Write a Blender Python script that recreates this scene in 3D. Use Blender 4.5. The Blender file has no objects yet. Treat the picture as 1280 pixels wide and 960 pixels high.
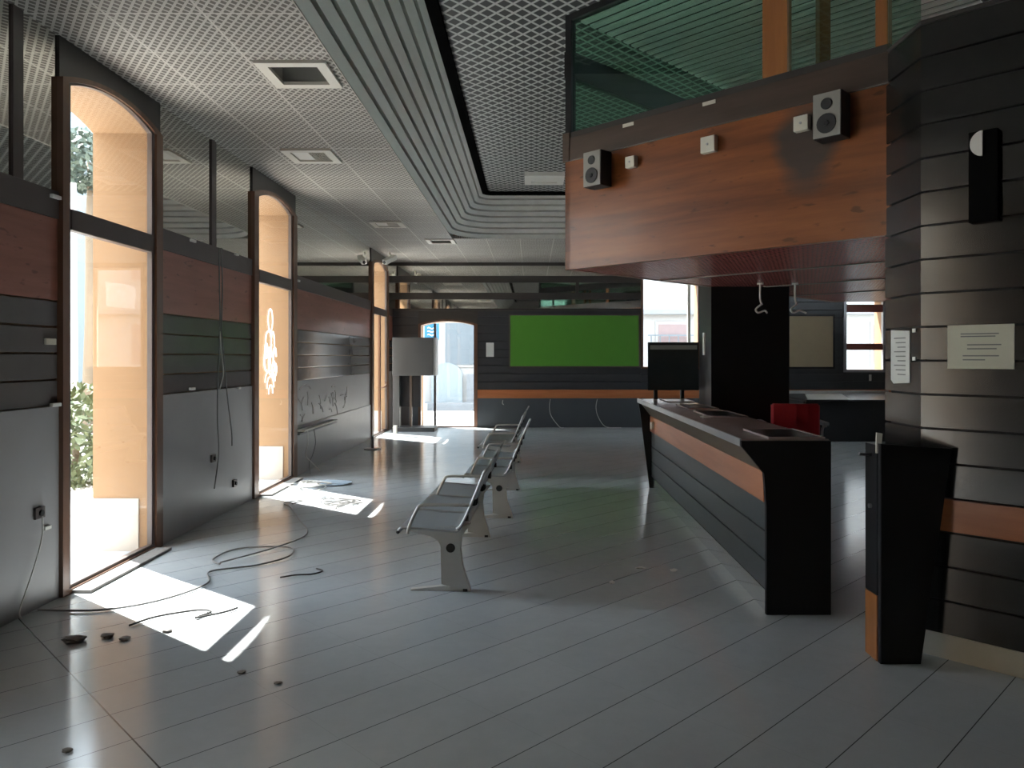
import bpy, bmesh, math, random
from mathutils import Vector, Matrix
random.seed(7)
S = bpy.context.scene
COL = S.collection
R2 = math.sqrt(.5)

# ------------------------------------------------------------------ materials
def newmat(name):
    m = bpy.data.materials.new(name); m.use_nodes = True
    nt = m.node_tree; nt.nodes.clear()
    out = nt.nodes.new('ShaderNodeOutputMaterial')
    return m, nt, out

class N:
    """tiny node helper"""
    def __init__(s, nt): s.nt = nt
    def node(s, t, **kw):
        n = s.nt.nodes.new(t)
        for k, v in kw.items(): setattr(n, k, v)
        return n
    def set(s, sock, v):
        if isinstance(v, bpy.types.NodeSocket): s.nt.links.new(v, sock)
        else: sock.default_value = v
    def math(s, op, a, b=None, clamp=False):
        n = s.node('ShaderNodeMath', operation=op, use_clamp=clamp)
        s.set(n.inputs[0], a)
        if b is not None: s.set(n.inputs[1], b)
        return n.outputs[0]
    def mix(s, f, a, b):
        n = s.node('ShaderNodeMix', data_type='RGBA')
        s.set(n.inputs['Factor'], f); s.set(n.inputs[6], a); s.set(n.inputs[7], b)
        return n.outputs[2]
    def coord(s, scale=(1, 1, 1), rot=(0, 0, 0), loc=(0, 0, 0)):
        tc = s.node('ShaderNodeNewGeometry')
        mp = s.node('ShaderNodeMapping')
        s.nt.links.new(tc.outputs['Position'], mp.inputs['Vector'])
        mp.inputs['Scale'].default_value = scale
        mp.inputs['Rotation'].default_value = rot
        mp.inputs['Location'].default_value = loc
        return mp.outputs[0]
    def noise(s, vec, scale=5, detail=4, rough=.55):
        n = s.node('ShaderNodeTexNoise')
        s.nt.links.new(vec, n.inputs['Vector'])
        n.inputs['Scale'].default_value = scale; n.inputs['Detail'].default_value = detail
        n.inputs['Roughness'].default_value = rough
        return n.outputs['Fac']
    def ramp(s, f, *stops):
        n = s.node('ShaderNodeValToRGB')
        s.set(n.inputs[0], f)
        e = n.color_ramp.elements
        while len(e) < len(stops): e.new(.5)
        for el, (p, c) in zip(e, stops):
            el.position = p; el.color = c if len(c) == 4 else (*c, 1)
        return n.outputs[0]
    def bsdf(s, color, rough=.5, metal=0, spec=.5, coat=0, bump=None, bstr=.2, bdist=.01, alpha=None, coat_rough=.05):
        b = s.node('ShaderNodeBsdfPrincipled')
        s.set(b.inputs['Base Color'], color if isinstance(color, bpy.types.NodeSocket) else (*color[:3], 1))
        s.set(b.inputs['Roughness'], rough); s.set(b.inputs['Metallic'], metal)
        s.set(b.inputs['Specular IOR Level'], spec)
        if coat: b.inputs['Coat Weight'].default_value = coat; b.inputs['Coat Roughness'].default_value = coat_rough
        if alpha is not None: s.set(b.inputs['Alpha'], alpha)
        if bump is not None:
            bn = s.node('ShaderNodeBump'); bn.inputs['Strength'].default_value = bstr
            bn.inputs['Distance'].default_value = bdist
            s.nt.links.new(bump, bn.inputs['Height']); s.nt.links.new(bn.outputs[0], b.inputs['Normal'])
        return b

def plain(name, c, rough=.5, metal=0, spec=.5, coat=0, var=.12, vscale=6, bstr=0, rvar=0):
    """one colour with a little procedural unevenness"""
    m, nt, out = newmat(name); n = N(nt)
    v = n.coord()
    f = n.noise(v, vscale, 5)
    col = n.mix(f, (*[x * (1 - var) for x in c], 1), (*[min(1, x * (1 + var)) for x in c], 1))
    r = n.math('ADD', rough - rvar / 2, n.math('MULTIPLY', f, rvar)) if rvar else rough
    b = n.bsdf(col, r, metal, spec, coat, bump=f if bstr else None, bstr=bstr)
    nt.links.new(b.outputs[0], out.inputs[0])
    return m

def wood(name, dark, light, rotz=0, rough=.35, along='x', spots=False, stain=None, coat=.3, scale=1, spec=.5):
    m, nt, out = newmat(name); n = N(nt)
    sc = {'x': (1.2 * scale, 14 * scale, 14 * scale), 'y': (14 * scale, 1.2 * scale, 14 * scale), 'z': (14 * scale, 14 * scale, 1.2 * scale)}[along]
    # rotate into the board's own axis first, then stretch
    v0 = n.coord(rot=(0, 0, rotz))
    mp = n.node('ShaderNodeMapping'); nt.links.new(v0, mp.inputs['Vector']); mp.inputs['Scale'].default_value = sc
    v = mp.outputs[0]
    f = n.noise(v, 1.0, 6, .6)
    f2 = n.noise(v, .35, 3, .5)
    g = n.math('ADD', n.math('MULTIPLY', f, .6), n.math('MULTIPLY', f2, .4))
    col = n.ramp(g, (.33, dark), (.66, light))
    if spots:
        mp2 = n.node('ShaderNodeMapping'); nt.links.new(v0, mp2.inputs['Vector'])
        mp2.inputs['Scale'].default_value = (5, 5, 16)
        k = n.noise(mp2.outputs[0], 1.6, 2, .4)
        kk = n.ramp(k, (.66, (0, 0, 0)), (.73, (1, 1, 1)))
        col = n.mix(n.math('MULTIPLY', kk, .55), col, (*[x * .3 for x in dark], 1))
    if stain:
        (sx, sy, sz), (rx, rz), sc_ = stain
        tc = n.node('ShaderNodeNewGeometry')
        sep = n.node('ShaderNodeSeparateXYZ'); nt.links.new(tc.outputs['Position'], sep.inputs[0])
        along_ = n.math('DIVIDE', n.math('SUBTRACT', sep.outputs[0], sx), rx)
        up = n.math('DIVIDE', n.math('SUBTRACT', sep.outputs[2], sz), rz)
        d = n.math('SQRT', n.math('ADD', n.math('MULTIPLY', along_, along_), n.math('MULTIPLY', up, up)))
        d = n.math('ADD', d, n.math('MULTIPLY', n.math('SUBTRACT', f2, .5), .9))
        mask = n.ramp(d, (.62, (1, 1, 1)), (1.0, (0, 0, 0)))
        col = n.mix(n.math('MULTIPLY', mask, .88), col, (*sc_, 1))
    b = n.bsdf(col, rough, 0, spec, coat, bump=f, bstr=.06, coat_rough=.12)
    nt.links.new(b.outputs[0], out.inputs[0])
    return m

def mesh_pattern(n, pu, pv, width, rot=0, u='x', v='y'):
    """expanded-metal diamonds: 1 on the strands, 0 in the openings"""
    vec = n.coord(rot=(0, 0, rot))
    sep = n.node('ShaderNodeSeparateXYZ'); n.nt.links.new(vec, sep.inputs[0])
    U = n.math('DIVIDE', sep.outputs['XYZ'.index(u.upper())], pu)
    V = n.math('DIVIDE', sep.outputs['XYZ'.index(v.upper())], pv)
    a = n.math('FRACT', n.math('ADD', n.math('ADD', U, V), 100))
    b = n.math('FRACT', n.math('ADD', n.math('SUBTRACT', U, V), 100))
    da = n.math('ABSOLUTE', n.math('SUBTRACT', a, .5)); db = n.math('ABSOLUTE', n.math('SUBTRACT', b, .5))
    d = n.math('MAXIMUM', da, db)            # .5 at strand centre
    return n.math('GREATER_THAN', d, .5 - width), sep

def expanded(name, pu, pv, width, strand, hole, joints=None, rot=0, rough=.6, spec=.3, coat=0):
    m, nt, out = newmat(name); n = N(nt)
    msk, sep = mesh_pattern(n, pu, pv, width, rot)
    f = n.noise(n.coord(), .9, 4)
    st = n.mix(f, (*[x * .82 for x in strand], 1), (*[min(1, x * 1.12) for x in strand], 1))
    col = n.mix(msk, (*hole, 1), st)
    if joints:
        (jx, jy, p, w) = joints
        lines = None
        for ax, off in ((0, jx), (1, jy)):
            q = n.math('FRACT', n.math('ADD', n.math('DIVIDE', n.math('SUBTRACT', sep.outputs[ax], off), p), 100.5))
            l = n.math('LESS_THAN', n.math('ABSOLUTE', n.math('SUBTRACT', q, .5)), w)
            lines = l if lines is None else n.math('MAXIMUM', lines, l)
        col = n.mix(lines, col, (*[x * 1.05 for x in strand], 1))
    b = n.bsdf(col, rough, 0, spec, coat)
    nt.links.new(b.outputs[0], out.inputs[0])
    return m

def floor_mat():
    m, nt, out = newmat('floor_tiles'); n = N(nt)
    vec = n.coord()
    sep = n.node('ShaderNodeSeparateXYZ'); nt.links.new(vec, sep.inputs[0])
    x, y = sep.outputs[0], sep.outputs[1]
    u = n.math('MULTIPLY', n.math('SUBTRACT', x, y), R2)
    w = n.math('MULTIPLY', n.math('ADD', x, y), R2)
    def line(c, off, p, hw):
        q = n.math('FRACT', n.math('ADD', n.math('DIVIDE', n.math('SUBTRACT', c, off), p), 200.5))
        return n.math('LESS_THAN', n.math('ABSOLUTE', n.math('SUBTRACT', q, .5)), hw / p)
    l1 = line(u, -1.834, .297, .0022)
    l2 = n.math('MULTIPLY', line(w, 1.036, .594, .0018), .12)
    l2 = n.math('MAXIMUM', l2, line(w, 1.036, 60, .003))
    l = n.math('MAXIMUM', l1, l2)
    # tone of each tile
    cu = n.math('FLOOR', n.math('DIVIDE', n.math('ADD', u, 1.834), .297))
    cw = n.math('FLOOR', n.math('DIVIDE', n.math('SUBTRACT', w, 1.036), .594))
    cmb = n.node('ShaderNodeCombineXYZ'); nt.links.new(cu, cmb.inputs[0]); nt.links.new(cw, cmb.inputs[1])
    wn = n.node('ShaderNodeTexWhiteNoise', noise_dimensions='2D'); nt.links.new(cmb.outputs[0], wn.inputs['Vector'])
    f = n.noise(vec, 1.3, 6, .6); f2 = n.noise(vec, 14, 4, .6)
    tone = n.math('ADD', n.math('MULTIPLY', wn.outputs[0], .04), n.math('ADD', n.math('MULTIPLY', f, .6), n.math('MULTIPLY', f2, .2)))
    col = n.ramp(tone, (.25, (.42, .455, .475)), (.75, (.55, .585, .605)))
    col = n.mix(l, col, (.075, .078, .08, 1))
    rough = n.math('ADD', .08, n.math('MULTIPLY', n.math('ADD', f, f2), .06))
    b = n.bsdf(col, rough, 0, .36, bump=n.math('SUBTRACT', 1, l), bstr=.08, bdist=.001)
    nt.links.new(b.outputs[0], out.inputs[0])
    return m

def glass(name, tint=(1, 1, 1), refl=.08, rough=.0, rtint=(1, 1, 1)):
    m, nt, out = newmat(name); n = N(nt)
    t = n.node('ShaderNodeBsdfTransparent'); t.inputs[0].default_value = (*tint, 1)
    g = n.node('ShaderNodeBsdfGlossy'); g.inputs['Roughness'].default_value = rough
    g.inputs['Color'].default_value = (*rtint, 1)
    mx = n.node('ShaderNodeMixShader')
    lw = n.node('ShaderNodeLayerWeight'); lw.inputs[0].default_value = .35
    fac = n.math('ADD', refl, n.math('MULTIPLY', lw.outputs['Facing'], refl * .9), clamp=True)
    nt.links.new(fac, mx.inputs[0]); nt.links.new(t.outputs[0], mx.inputs[1]); nt.links.new(g.outputs[0], mx.inputs[2])
    nt.links.new(mx.outputs[0], out.inputs[0])
    return m

def translucent(name, c):
    m, nt, out = newmat(name); n = N(nt)
    f = n.noise(n.coord(), 12, 3)
    col = n.mix(f, (*[x * .92 for x in c], 1), (*c, 1))
    d = n.node('ShaderNodeBsdfDiffuse'); t = n.node('ShaderNodeBsdfTranslucent'); mx = n.node('ShaderNodeMixShader')
    nt.links.new(col, d.inputs[0]); nt.links.new(col, t.inputs[0]); mx.inputs[0].default_value = .75
    nt.links.new(d.outputs[0], mx.inputs[1]); nt.links.new(t.outputs[0], mx.inputs[2]); nt.links.new(mx.outputs[0], out.inputs[0])
    return m

def perforated(name, c):
    m, nt, out = newmat(name); n = N(nt)
    tc = n.node('ShaderNodeTexCoord'); sep = n.node('ShaderNodeSeparateXYZ')
    nt.links.new(tc.outputs['Object'], sep.inputs[0])
    P = .016
    ln = n.math('ADD', sep.outputs[0], n.math('MULTIPLY', sep.outputs[2], .9))
    a = n.math('SUBTRACT', n.math('FRACT', n.math('ADD', n.math('DIVIDE', ln, P), 100)), .5)
    b_ = n.math('SUBTRACT', n.math('FRACT', n.math('ADD', n.math('DIVIDE', sep.outputs[1], P), 100)), .5)
    d = n.math('SQRT', n.math('ADD', n.math('MULTIPLY', a, a), n.math('MULTIPLY', b_, b_)))
    solid = n.math('GREATER_THAN', d, .27)
    b = n.bsdf(c, .38, .75, .5, alpha=solid)
    nt.links.new(b.outputs[0], out.inputs[0])
    return m

def ribbed_metal(name, c):
    m, nt, out = newmat(name); n = N(nt)
    f = n.noise(n.coord(scale=(3, .6, 3)), 2, 5)
    col = n.mix(f, (*[x * .85 for x in c], 1), (*[x * 1.1 for x in c], 1))
    b = n.bsdf(col, .5, .15, .4)
    nt.links.new(b.outputs[0], out.inputs[0])
    return m

M = dict(
    floor=floor_mat(),
    ceil=expanded('ceiling_mesh_tiles', .062, .083, .155, (.46, .44, .405), (.12, .108, .098), joints=(-1.978, 5.77, .594, .012)),
    ceil_hi=expanded('ceiling_open_mesh', .14, .16, .115, (.50, .51, .495), (.030, .033, .033), rough=.5),
    soffit=expanded('red_mesh_soffit', .06, .06, .17, (.52, .17, .15), (.13, .04, .036), rough=.26, spec=.4, rot=math.radians(20)),
    rib=ribbed_metal('ribbed_aluminium', (.66, .645, .60)),
    black=plain('black_gloss_board', (.015, .0155, .017), .30, spec=.4),
    black_matt=plain('black_matt_board', (.011, .011, .013), .5, spec=.35),
    slat=plain('charcoal_slat', (.058, .068, .074), .30, spec=.5),
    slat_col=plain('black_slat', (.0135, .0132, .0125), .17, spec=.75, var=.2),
    slat_left=plain('haze_lifted_black_slat', (.145, .134, .129), .13, spec=.5),  # near-black boards, lifted to grey to carry the lens haze
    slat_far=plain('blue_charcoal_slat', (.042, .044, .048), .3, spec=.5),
    groove=plain('groove_edge', (.12, .115, .105), .5),
    panel=plain('haze_lifted_grey_panel', (.29, .283, .283), .4, vscale=2),  # left wall grey raised further for the glare on that side
    panel_far=plain('slate_laminate_panel', (.062, .072, .082), .4, vscale=2),
    dark_trim=plain('dark_brown_trim', (.040, .035, .032), .4),
    mirror=plain('mirror_sheet', (.76, .75, .70), .025, metal=1, var=.02),
    wood_band=wood('cherry_wood_band', (.26, .098, .066), (.40, .16, .115), along='y', rough=.4, spots=True),
    wood_rail=wood('orange_wood_rail_across', (.33, .10, .032), (.50, .185, .075), along='x', rough=.35),
    wood_rail_y=wood('orange_wood_rail_along', (.36, .115, .035), (.55, .20, .08), along='y', rough=.35),
    wood_rail_d=wood('orange_wood_rail_diagonal', (.33, .10, .03), (.50, .17, .06), rotz=math.radians(45), along='x', rough=.35),
    wood_fascia=wood('cherry_wood_fascia', (.135, .036, .010), (.31, .098, .028), rotz=math.radians(45), along='x', rough=.34, spots=True, coat=.12,
                     stain=((1.70, 0, 2.86), (.17, .29), (.045, .042, .038))),
    wood_trim=wood('dark_walnut_trim', (.045, .028, .02), (.085, .055, .04), rotz=math.radians(45), along='x', rough=.35),
    wood_frame=wood('brown_window_frame', (.10, .048, .028), (.18, .088, .052), along='z', rough=.4),
    wood_post=wood('golden_wood_post', (.25, .09, .025), (.40, .16, .05), along='z', rough=.35),
    frame_dark=plain('dark_frame_bar', (.085, .068, .064), .4),
    glass=glass('clear_glass', (.97, .98, .98), .05),
    glass_green=glass('green_tinted_glass', (.71, .84, .775), .04, rtint=(.7, .9, .8)),
    orange=plain('orange_render_wall', (.24, .142, .072), .85, var=.06),
    plinth_out=plain('pale_stone_plinth', (.42, .37, .32), .8),
    white=plain('white_plastic', (.72, .71, .67), .4, var=.04),
    cream=plain('cream_plastic', (.62, .59, .50), .45, var=.04),
    white_paint=plain('white_painted_metal', (.62, .60, .54), .45, var=.05),
    housing=plain('lamp_housing', (.30, .30, .28), .45),
    alu=plain('polished_aluminium', (.52, .52, .495), .42, metal=.45),
    steel=plain('brushed_steel', (.42, .43, .44), .35, metal=.8),
    plinth=plain('steel_plinth', (.80, .82, .83), .14, metal=1, var=.03),
    perf=perforated('perforated_steel', (.40, .46, .52)),
    rubber=plain('black_rubber', (.012, .012, .012), .6),
    countertop=plain('rose_grey_countertop', (.38, .31, .295), .25, spec=.5, vscale=9),
    counter_slope=plain('olive_brown_board', (.13, .105, .075), .35),
    red=plain('red_fabric', (.42, .016, .026), .8, var=.1, vscale=30),
    green=plain('green_board', (.075, .25, .022), .5, var=.05),
    board=plain('beige_board', (.40, .33, .21), .6, var=.05),
    brown=plain('brown_board', (.09, .065, .05), .5),
    speaker_grey=plain('speaker_grey', (.30, .29, .26), .5),
    cone=plain('speaker_cone', (.02, .02, .022), .5),
    kiosk=plain('kiosk_grey_metal', (.062, .061, .060), .4, vscale=2),
    kiosk_light=plain('kiosk_light_edge', (.34, .34, .34), .35, metal=.3),
    paper=plain('paper', (.66, .66, .62), .7, var=.04),
    paper_warm=plain('cream_paper', (.58, .56, .45), .7, var=.04),
    ink=plain('grey_print', (.20, .20, .19), .8),
    cable_grey=plain('grey_cable', (.20, .20, .20), .5),
    cable_white=plain('white_cable', (.62, .61, .58), .5),
    cable_black=plain('black_cable', (.03, .03, .03), .5),
    plastic_blue=plain('bluish_plastic_film', (.42, .52, .62), .3),
    blue=plain('blue_sign', (.012, .13, .26), .5),
    pave=plain('pale_pavement', (.58, .56, .52), .85, vscale=2),
    facade=plain('white_facade', (.24, .24, .235), .9, var=.04),
    facade_blue=plain('pale_blue_facade', (.17, .20, .215), .9, var=.05),
    facade_cream=plain('cream_facade', (.66, .55, .42), .9, var=.04),
    facade_grey=plain('grey_facade', (.14, .15, .16), .9),
    pink=plain('pink_shutter', (.16, .12, .12), .8),
    window_dark=plain('distant_window', (.08, .10, .115), .4),
    stone=plain('grey_rubble', (.22, .21, .20), .9, var=.3, vscale=20, bstr=.4),
    leaf=plain('leaf_green', (.10, .125, .06), .6, var=.45, vscale=9),
    leaf_dark=plain('leaf_dark_green', (.055, .075, .055), .6, var=.4, vscale=5),
    bark=plain('bark', (.12, .09, .06), .9),
    baseboard=plain('cream_tile_skirting', (.50, .46, .37), .25, vscale=5),
    wall_paint=plain('grey_wall_paint', (.30, .29, .28), .8),
    graffiti=translucent('white_window_paint', (.95, .95, .92)),
    glue=plain('dried_glue', (.55, .53, .50), .9),
    void=plain('black_gap_shade_and_box', (.006, .006, .006), 1, spec=0),  # dead black: intercom body, and the painted shade of the ceiling gap
    box_ceil=plain('pale_ceiling_slat', (.72, .74, .72), .5),
    screen=plain('dark_screen_glass', (.030, .038, .042), .12, spec=.5),
    strip=plain('painted_reflection', (.28, .32, .32), .4),
    red_frame=plain('red_brown_frame', (.24, .06, .045), .4),
)

# ------------------------------------------------------------------ mesh builder
def diag(ox, oy):
    """frame on a 45-degree face: x runs along the face (right and towards the camera), y runs out of the face towards the room"""
    m = Matrix(((R2, -R2, 0, ox), (-R2, -R2, 0, oy), (0, 0, 1, 0), (0, 0, 0, 1)))
    return m

class MB:
    def __init__(s, mtx=None): s.bm = bmesh.new(); s.m = mtx or Matrix()
    def P(s, p): return s.m @ Vector(p)
    def box(s, x0, x1, y0, y1, z0, z1, bev=0):
        vs = [s.bm.verts.new(s.P(p)) for p in ((x0,y0,z0),(x1,y0,z0),(x1,y1,z0),(x0,y1,z0),(x0,y0,z1),(x1,y0,z1),(x1,y1,z1),(x0,y1,z1))]
        fs = [s.bm.faces.new([vs[i] for i in f]) for f in ((3,2,1,0),(4,5,6,7),(0,1,5,4),(1,2,6,5),(2,3,7,6),(3,0,4,7))]
        if bev:
            es = {e for f in fs for e in f.edges}
            bmesh.ops.bevel(s.bm, geom=list(es), offset=bev, segments=2, profile=.6, affect='EDGES')
        return s
    def prism(s, poly, a0, a1, axis='y', bev=0):
        """poly of 2-D points extruded along an axis: 'x'-> (y,z); 'y'-> (x,z); 'z'-> (x,y)"""
        f3 = {'x': lambda p, a: (a, p[0], p[1]), 'y': lambda p, a: (p[0], a, p[1]), 'z': lambda p, a: (p[0], p[1], a)}[axis]
        A = [s.bm.verts.new(s.P(f3(p, a0))) for p in poly]
        B = [s.bm.verts.new(s.P(f3(p, a1))) for p in poly]
        n = len(poly); fs = [s.bm.faces.new(A[::-1]), s.bm.faces.new(B)]
        for i in range(n): fs.append(s.bm.faces.new((A[i], A[(i+1) % n], B[(i+1) % n], B[i])))
        if bev:
            es = list(set(fs[0].edges) | set(fs[1].edges))
            bmesh.ops.bevel(s.bm, geom=es, offset=bev, segments=2, affect='EDGES')
        return s
    def ring(s, outer, inner, a0, a1, axis='x'):
        """closed frame between two outlines with the same number of points"""
        f3 = {'x': lambda p, a: (a, p[0], p[1]), 'y': lambda p, a: (p[0], a, p[1]), 'z': lambda p, a: (p[0], p[1], a)}[axis]
        q = [[s.bm.verts.new(s.P(f3(p, a))) for p in L] for L in (outer, inner) for a in (a0, a1)]
        o0, o1, i0, i1 = q; n = len(outer)
        for k in range(n):
            j = (k + 1) % n
            for f in ((o0[k], o0[j], i0[j], i0[k]), (o1[j], o1[k], i1[k], i1[j]), (o0[j], o0[k], o1[k], o1[j]), (i0[k], i0[j], i1[j], i1[k])):
                s.bm.faces.new(f)
        return s
    def tube(s, pts, r, seg=8, smooth=0):
        pts = [Vector(p) for p in pts]
        if smooth:
            out = []
            for i in range(len(pts) - 1):
                p0, p1, p2, p3 = pts[max(i-1, 0)], pts[i], pts[i+1], pts[min(i+2, len(pts)-1)]
                for k in range(smooth):
                    t = k / smooth
                    out.append(.5 * ((2*p1) + (p2-p0)*t + (2*p0-5*p1+4*p2-p3)*t*t + (3*p1-p0-3*p2+p3)*t*t*t))
            out.append(pts[-1]); pts = out
        rings = []; up = Vector((0, 0, 1)); prev = None
        for i, p in enumerate(pts):
            d = (pts[min(i+1, len(pts)-1)] - pts[max(i-1, 0)])
            if d.length < 1e-9: d = Vector((0, 1, 0))
            d.normalize()
            if prev is None:
                a = d.cross(up) if abs(d.dot(up)) < .95 else d.cross(Vector((1, 0, 0)))
            else:
                a = prev - d * prev.dot(d)
                if a.length < 1e-6: a = d.cross(up)
            a.normalize(); prev = a; b = d.cross(a)
            rr = r if not isinstance(r, (list, tuple)) else r[min(len(r)-1, int(i*(len(r)-1)/max(1, len(pts)-1) + .5))]
            rings.append([s.bm.verts.new(s.P(p + rr * (math.cos(2*math.pi*k/seg) * a + math.sin(2*math.pi*k/seg) * b))) for k in range(seg)])
        for A, B in zip(rings, rings[1:]):
            for k in range(seg): s.bm.faces.new((A[k], A[(k+1) % seg], B[(k+1) % seg], B[k])).smooth = True
        s.bm.faces.new(rings[0][::-1]); s.bm.faces.new(rings[-1])
        return s
    def disc(s, c, r, depth, axis='y', seg=20, r2=None):
        """short cylinder / cone starting at c and running along an axis"""
        d = {'x': Vector((1,0,0)), 'y': Vector((0,1,0)), 'z': Vector((0,0,1))}[axis]
        s.tube([Vector(c), Vector(c) + d * depth], [r, r if r2 is None else r2], seg)
        return s
    def sheet(s, profile, y0, y1, th):
        """profile (x,z) polyline, thickened downward and run along y"""
        n = len(profile); lo = []
        for i, p in enumerate(profile):
            a = Vector(profile[max(i-1, 0)]); b = Vector(profile[min(i+1, n-1)]); d = (b - a).normalized()
            lo.append((p[0] + d.y * th, p[1] - d.x * th))
        return s.prism(list(profile) + lo[::-1], y0, y1, 'y')
    def blob(s, c, r, sub=2, jitter=0, flat=1):
        ret = bmesh.ops.create_icosphere(s.bm, subdivisions=sub, radius=1)
        for v in ret['verts']:
            k = 1 + random.uniform(-jitter, jitter)
            v.co = s.P((c[0] + v.co.x * r[0] * k, c[1] + v.co.y * r[1] * k, c[2] + v.co.z * r[2] * k * flat))
        return s
    def leaves(s, c, r, n, size):
        for _ in range(n):
            d = Vector((random.gauss(0,1), random.gauss(0,1), random.gauss(0,1))).normalized() * random.uniform(.45, 1) ** .5
            p = Vector((c[0] + d.x * r[0], c[1] + d.y * r[1], c[2] + d.z * r[2]))
            a = Vector((random.gauss(0,1), random.gauss(0,1), random.gauss(0,1))).normalized(); b = a.orthogonal().normalized()
            k = size * random.uniform(.6, 1.3)
            vs = [s.bm.verts.new(p + q) for q in (a * k, b * k * .45, -a * k, -b * k * .45)]
            s.bm.faces.new(vs)
        return s
    def build(s, name, mat, parent=None, cut=None, smooth_all=False):
        bmesh.ops.recalc_face_normals(s.bm, faces=s.bm.faces)
        if parent is not None:
            off = world_loc(parent)
        else:
            xs = [v.co for v in s.bm.verts]
            lo = [min(c[i] for c in xs) for i in range(3)]; hi = [max(c[i] for c in xs) for i in range(3)]
            off = Vector(((lo[0]+hi[0])/2, (lo[1]+hi[1])/2, lo[2]))
        for v in s.bm.verts: v.co -= off
        me = bpy.data.meshes.new(name); s.bm.to_mesh(me); s.bm.free()
        if smooth_all:
            for p in me.polygons: p.use_smooth = True
        me.materials.append(M[mat] if isinstance(mat, str) else mat)
        o = bpy.data.objects.new(name, me); COL.objects.link(o)
        if parent is not None: o.parent = parent
        else: o.location = off
        if cut is not None: cut_holes(o, cut)
        return o

def world_loc(o):
    v = Vector(o.location)
    while o.parent is not None:
        o = o.parent; v = v + Vector(o.location)
    return v

def cut_holes(o, mb):
    """cut openings out of a shell piece; the cutter is thrown away again"""
    bmesh.ops.recalc_face_normals(mb.bm, faces=mb.bm.faces)
    off = world_loc(o)
    for v in mb.bm.verts: v.co -= off
    me = bpy.data.meshes.new('cutter'); mb.bm.to_mesh(me); mb.bm.free()
    c = bpy.data.objects.new('cutter', me); COL.objects.link(c); c.parent = o
    md = o.modifiers.new('cut', 'BOOLEAN'); md.operation = 'DIFFERENCE'; md.solver = 'EXACT'; md.object = c
    bpy.context.view_layer.update()
    ev = o.evaluated_get(bpy.context.evaluated_depsgraph_get())
    nm = bpy.data.meshes.new_from_object(ev)
    o.modifiers.clear(); old = o.data; o.data = nm; nm.name = old.name
    bpy.data.meshes.remove(old)
    bpy.data.objects.remove(c); bpy.data.meshes.remove(me)

def tag(o, label=None, cat=None, group=None, kind=None):
    if label: o['label'] = label
    if cat: o['category'] = cat
    if group: o['group'] = group
    if kind: o['kind'] = kind
    return o
def empty(name, loc, label=None, cat=None, group=None, kind=None):
    o = bpy.data.objects.new(name, None); COL.objects.link(o); o.location = loc
    o.empty_display_size = .1
    return tag(o, label, cat, group, kind)
def struct(o, label=None, cat=None): return tag(o, label, cat, None, 'structure')
def copy_tree(o, parent=None):
    c = o.copy(); COL.objects.link(c)
    if parent is not None: c.parent = parent
    for ch in list(o.children): copy_tree(ch, c)
    return c

# ------------------------------------------------------------------ the shell
XL, YF, CZ, HZ = -3.05, 16.70, 3.62, 4.30       # left wall face, far wall face, low and high ceiling
XR, YB = 8.5, -4.0
struct(MB().box(XL-.5, XR+.1, YB-.1, YF+.4, -.12, 0).build('floor', 'floor'), 'grey glossy tiled floor laid diagonally', 'floor')

def arch(y0, y1, z0, zs, rise, n=12):
    """outline: bottom-left, bottom-right, then over the arch back to the left"""
    pts = [(y0, z0), (y1, z0)]
    c = (y0 + y1) / 2; h = (y1 - y0) / 2
    rad = (h*h + rise*rise) / (2*rise); cz = zs + rise - rad
    a = math.asin(h / rad)
    for i in range(n + 1):
        t = a - 2*a*i/n
        pts.append((c + rad*math.sin(t), cz + rad*math.cos(t)))
    return pts

# left wall windows: frame outer y0,y1 and glass y0,y1
WIN = [(.84, 2.17, .95, 2.06), (4.89, 6.22, 5.00, 6.07), (8.28, 9.79, 8.46, 9.60), (14.42, 16.12, 14.62, 15.92)]
ZS, RISE = 3.335, .10
cut = MB()
for a, b, c, d in WIN: cut.prism(arch(c, d, -.2, ZS, RISE), -3.8, -3.0, 'x')
wl = struct(MB().box(-3.50, -3.068, YB-.1, YF+.4, -.3, 4.6).build('wall_left', 'orange', cut=cut),
            'left wall with tall arched windows, dark cladding, wood band and mirrors', 'wall')
SEG = [(YB, WIN[0][0])] + [(WIN[i][1], WIN[i+1][0]) for i in range(3)] + [(WIN[3][1], YF)]
def slats(mb, x0, x1, y0, y1, z0, z1, pitch, th, axis, gap=.012):
    """boards lying one above the other with open grooves; axis is the face normal"""
    n = max(1, round((z1 - z0) / pitch)); p = (z1 - z0) / n
    for i in range(n):
        mb.box(x0, x1, y0, y1, z0 + i*p + gap/2, z0 + (i+1)*p - gap/2, bev=.003)
for i, (a, b) in enumerate(SEG):
    MB().box(-3.12, -3.085, a, b, 0, CZ).build('wall_backing', 'dark_trim', wl)
    if i == 3:
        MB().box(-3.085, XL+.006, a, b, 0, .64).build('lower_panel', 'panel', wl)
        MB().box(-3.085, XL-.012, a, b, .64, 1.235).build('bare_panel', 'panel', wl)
    else:
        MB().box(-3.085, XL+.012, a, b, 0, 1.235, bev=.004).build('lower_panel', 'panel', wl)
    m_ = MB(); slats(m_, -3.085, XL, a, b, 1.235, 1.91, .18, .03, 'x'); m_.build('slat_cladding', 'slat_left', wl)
    MB().box(-3.085, XL+.002, a, b, 1.912, 2.435).build('wood_band', 'wood_band', wl)
    MB().box(-3.085, XL+.012, a, b, 2.437, 2.61).build('dark_band', 'frame_dark', wl)
    ys = [a] + [y for y in (3.25, 4.48, 7.28) if a < y < b] + [b]
    for y0, y1 in zip(ys, ys[1:]): MB().box(-3.085, XL, y0 + .002, y1 - .002, 2.612, CZ).build('mirror_panel', 'mirror', wl)
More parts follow.
